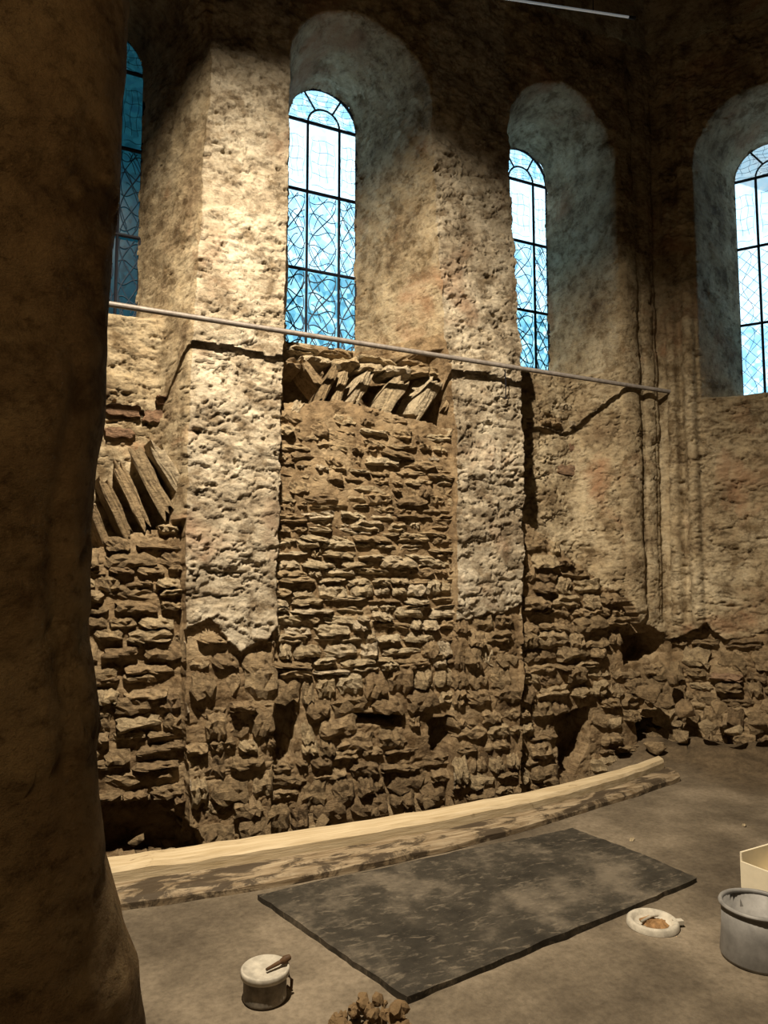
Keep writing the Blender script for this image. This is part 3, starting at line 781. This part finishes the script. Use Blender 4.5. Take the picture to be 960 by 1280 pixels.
def sheet_mesh():
    n = 26; vt = []; f = []; c0 = sum(cs)/4; c0[2] = 0
    for j in range(n+1):
        for i in range(n+1):
            a, b = i/n, j/n
            p = (cs[0]*(1-a)+cs[1]*a)*(1-b)+(cs[3]*(1-a)+cs[2]*a)*b-c0
            ed = i in (0, n) or j in (0, n)
            w = .006*math.sin(a*7+b*4)+.004*math.sin(b*13+2*a)
            vt.append((p[0]+(random.uniform(-.006, .006) if ed else 0), p[1]+(random.uniform(-.006, .006) if ed else 0), .030+w*.7))
    q = n+1
    for j in range(n):
        for i in range(n): f.append((j*q+i, j*q+i+1, (j+1)*q+i+1, (j+1)*q+i))
    ring = [i for i in range(q)]+[j*q+n for j in range(1, q)]+[n*q+i for i in range(n-1, -1, -1)]+[j*q for j in range(n-1, 0, -1)]
    b0 = len(vt)
    for r in ring: vt.append((vt[r][0], vt[r][1], .0))
    L = len(ring)
    for k in range(L): f.append((ring[k], b0+k, b0+(k+1) % L, ring[(k+1) % L]))
    o = mesh_obj('black_sheet', vt, f, M['sheet']); o.location = c0
    import bmesh
    bm = bmesh.new(); bm.from_mesh(o.data); bmesh.ops.recalc_face_normals(bm, faces=bm.faces); bm.to_mesh(o.data); bm.free()
    return o
tag(sheet_mesh(), 'large dusty black rubber sheet lying flat on the floor', 'sheet')

# ------------------------------------------------------------------ small things on the floor
def floor_at(x, y): return on_z(x, y, 0.0)
def mpp(p): return float(np.dot(p-CAM, FWD))/F
p = floor_at(331, 1247); s = mpp(p); r = 28*s
can = empty('paint_tin', p); tag(can, 'small dirty round tin with a whitish lid, left of the black sheet', 'tin')
MB().lathe([(0, 0), (r*.93, 0), (r*.98, .006), (r*.96, .012), (r*.96, .10), (r*.90, .11), (0, .11)], 36).build('body', M['can'], can, True)
MB().lathe([(r*1.0, .092), (r*1.08, .096), (r*1.09, .120), (r*1.02, .127), (r*.97, .118), (r*.5, .116), (0, .117)], 36).build('lid', M['white'], can, True)
MB().tube([(r*.97, -.01, .03), (r*1.16, -.02, .02), (r*1.18, -.02, .055), (r*1.05, -.01, .075), (r*.97, 0, .07)], .008, 6).build('side_lug', M['handle'], can, True)
bp = p+np.array([0, 0, .123])
br = empty('paint_brush', bp+RGT*.0); tag(br, 'short dark brush lying across the tin lid', 'brush')
q0 = RGT*.01-F0*.035+UPW*.008; q1 = RGT*.10+F0*.04+UPW*.022
MB().tube([q0, (q0+q1)/2, q0+(q1-q0)*.62], [.006, .009, .008], 8).build('bristles', M['handle'], br, True)
MB().tube([q0+(q1-q0)*.58, q0+(q1-q0)*.78, q1], [.009, .016, .011], 8).build('handle', M['handle'], br, True)

p = floor_at(816, 1156); s = mpp(p); r = 31*s
ld = empty('tub_lid', p); tag(ld, 'round white upturned lid with rusty residue, beside the black sheet', 'lid')
MB().lathe([(0, .004), (r*.66, .004), (r*.74, .012), (r*.80, .028), (r*.92, .032), (r*1.0, .024), (r*1.02, .0)], 48).build('rim', M['white'], ld, True)
rg = random.Random(3); m = MB(); vv = [(0, 0, .022)]; nn = 22
for ring_, rad in enumerate((.3, .52)):
    for kx in range(nn): a = 2*math.pi*kx/nn; vv.append((r*rad*(1+rg.uniform(-.2, .25))*math.cos(a)+.01, r*rad*(1+rg.uniform(-.2, .2))*math.sin(a), .02+rg.uniform(-.006, .012) if ring_ == 0 else .006))
m.add(vv, [(0, 1+kx, 1+(kx+1) % nn) for kx in range(nn)]+[(1+kx, 1+nn+kx, 1+nn+(kx+1) % nn, 1+(kx+1) % nn) for kx in range(nn)]).build('residue', M['rust'], ld)
MB().tube([RGT*(-.5*r)+UPW*.02-F0*.1*r, RGT*.0+UPW*.034+F0*.15*r, RGT*.35*r+UPW*.026+F0*.4*r], .008, 6).build('scraper_strip', M['white'], ld, True)
MB().add(*box_geo(RGT*r*.98+UPW*.02-F0*.1*r, (.05, .03, .02), Matrix.Rotation(-.3, 3, 'Z'))).build('pull_tab', M['white'], ld)

p = floor_at(949, 1196); s = mpp(p); r = 45*s
bk = empty('bucket', p); tag(bk, 'grey metal bucket standing open at the lower right', 'bucket')
H = .235
MB().lathe([(0, .01), (r*.98, .0), (r*1.0, .012), (r*.94, H*.5), (r*.92, H), (r*.89, H), (r*.90, .02), (0, .02)], 48).build('body', M['bucket'], bk, True)
prof = []
for kx in range(9): a = 2*math.pi*kx/8; prof.append((r*.93+.011*math.cos(a), H+.011*math.sin(a)))
MB().lathe(prof, 48).build('rim', M['bucket'], bk, True)
for sx_ in (1, -1):
    MB().add(*box_geo(F0*(r*.95)*sx_+UPW*(H-.05), (.05, .02, .05), Matrix.Rotation(-YAW, 3, 'Z'))).build('handle_lug', M['bucket'], bk)
hp = []
for kx in range(15):
    a = math.pi*kx/14; hp.append(F0*(r*.97*math.cos(a))+RGT*(r*1.05*math.sin(a))+UPW*(H-.05-.02*math.sin(a)))
MB().tube(hp, .005, 6).build('handle', M['iron'], bk, True)

p = floor_at(988, 1128)
cb = empty('cream_carton', p); tag(cb, 'cream open carton cut by the right edge, behind the bucket', 'carton')
Rb = Matrix.Rotation(-YAW+.5, 3, 'Z')
def bx(name, c, s_, rx=None):
    Rr_ = Rb @ rx if rx is not None else Rb
    v_, f_ = box_geo(Rb @ Vector(c), s_, Rr_); MB().add(v_, f_).build(name, M['foam'], cb)
bx('front_panel', (.08, 0, .075), (.30, .012, .15)); bx('back_panel', (.08, .24, .10), (.30, .012, .20)); bx('side_panel', (-.07, .12, .075), (.012, .24, .15)); bx('side_panel', (.23, .12, .075), (.012, .24, .15)); bx('base_panel', (.08, .12, .006), (.30, .24, .012))
bx('flap', (.08, -.04, .135), (.30, .10, .008), Matrix.Rotation(.45, 3, 'X'))

# crumbly clay clod heap at the bottom edge
def lump(seed, r):
    import bmesh
    bm = bmesh.new(); bmesh.ops.create_icosphere(bm, subdivisions=2, radius=r)
    P = np.array([v.co[:] for v in bm.verts]); n_ = fbm(P[:, 0]/r*1.3+seed*7, P[:, 1]/r*1.3, P[:, 2]/r*1.3, seed, 3)
    for v, a in zip(bm.verts, n_): v.co *= 1+.8*a
    me = bpy.data.meshes.new('lump'); bm.to_mesh(me); bm.free(); return me
lumps = [lump(k, 1.0) for k in range(8)]
for me in lumps: me.materials.append(M['clod'])
p = floor_at(462, 1296)
cl = empty('clay_clod', p); tag(cl, 'crumbly ochre clay clod at the bottom edge below the black sheet', 'clod')
rg = random.Random(11)
for k_ in range(70):
    a = rg.uniform(0, 6.28); rad = .15*math.sqrt(rg.random()); rz = .019*rg.uniform(.6, 1.5)
    hmax = .115*(1-(rad/.19)**2)
    o_ = bpy.data.objects.new('lump', rg.choice(lumps)); COL.objects.link(o_); o_.parent = cl
    o_.location = (rad*math.cos(a), rad*math.sin(a), rz*.8+rg.random()*hmax); o_.scale = (rz, rz*.9, rz*.85); o_.rotation_euler = (rg.random()*6, rg.random()*6, rg.random()*6)

# loose rubble stones
def angular(seed):
    import bmesh
    rng = np.random.RandomState(seed); P = rng.normal(size=(16, 3)); P /= np.linalg.norm(P, axis=1)[:, None]; P *= rng.uniform(.75, 1.15, (16, 1)); P[:, 2] *= .9
    bm = bmesh.new(); [bm.verts.new(q) for q in P]
    g_ = bmesh.ops.convex_hull(bm, input=bm.verts); bmesh.ops.delete(bm, geom=[e_ for e_ in g_['geom_interior'] if isinstance(e_, bmesh.types.BMVert)], context='VERTS')
    bmesh.ops.recalc_face_normals(bm, faces=bm.faces); bmesh.ops.bevel(bm, geom=bm.edges[:], offset=.06, segments=1, affect='EDGES')
    me = bpy.data.meshes.new('rock'); bm.to_mesh(me); bm.free(); return me
rlump = {}
for key in ('stone', 'stone_dark', 'stone_pale'):
    rlump[key] = []
    for k in range(5):
        me = angular(k+30); me.materials.append(M[key]); rlump[key].append(me)
def rock(P, sz, key, label, group=None, name='rubble_stone'):
    o_ = bpy.data.objects.new(name, random.choice(rlump[key])); COL.objects.link(o_)
    o_.location = [float(c) for c in P]; o_.scale = sz; o_.rotation_euler = (random.uniform(-.4, .4), random.uniform(-.4, .4), random.random()*6)
    return tag(o_, label, 'stone', group)
CR = 'rubble stones heaped in the corner'
for (x, y, w, h, lb) in [
 (770, 904, 24, 20, 'brown rubble stone at the wall foot just right of the tall dark wall hole'),
 (812, 866, 30, 26, 'rounded brown stone jutting out below the square dark hole in the corner'),
 (842, 850, 20, 20, 'small upright stone wedged in the corner right of the square dark hole'),
 (856, 884, 34, 28, 'largest rubble stone of the corner heap, leaning on the turned wall'),
 (818, 934, 26, 20, 'brown stone low in the corner hole, just behind the plank ends'),
 (884, 908, 28, 16, 'flat brown stone low on the corner heap, below the largest one'),
 (900, 884, 28, 15, 'flat tilted stone on top of the rubble heap under the right window'),
 (854, 922, 24, 16, 'lowest stone of the corner heap, lying on the earth past the plank ends'),
 (918, 914, 24, 13, 'small stone half sunk in earth at the foot of the turned wall'),
 (946, 904, 30, 16, 'rubble stone at the right edge of the picture against the turned wall')]:
    P = on_right(x, y, -.20) if x > 836 else on_y(x, y, -.12); s = mpp(P)
    rock(P, (w*s*.55, w*s*.42, h*s*.58), random.choice(['stone', 'stone_dark', 'stone']), lb, CR)
for (x, y, w, lb) in [(788, 1051, 7, 'small white stone chip on the floor above the sheet corner'), (930, 1032, 6, 'small white stone chip on the far floor at the right')]:
    P = floor_at(x, y); s = mpp(P); P[2] = .006; rock(P, (w*s, w*s*.5, .012), 'stone_pale', lb, name='stone_chip').data = rlump['stone_pale'][1]
# debris in the trench at the wall foot
for (x, yy, w, lb) in [(172, 1050, 22, 'stone in the black hollow at the foot of the left recess'), (262, 1048, 22, 'loose stone in the trench at the left corner of the first pier'), (318, 1038, 20, 'loose stone in the trench at the right corner of the first pier'),
 (400, 1026, 22, 'loose stone in the trench at the left end of the rubble infill'), (470, 1016, 16, 'smallest loose stone in the trench below the middle of the infill'), (535, 1004, 22, 'loose stone in the trench at the right end of the rubble infill'), (612, 992, 20, 'loose stone in the trench at the foot of the second pier'), (690, 978, 20, 'loose stone in the trench below the tall dark wall hole')]:
    P = on_y(x, yy, -.16); s = mpp(P)
    rock(P, (w*s*.55, w*s*.5, w*s*.42), 'stone_dark', lb, 'loose stones in the trench')
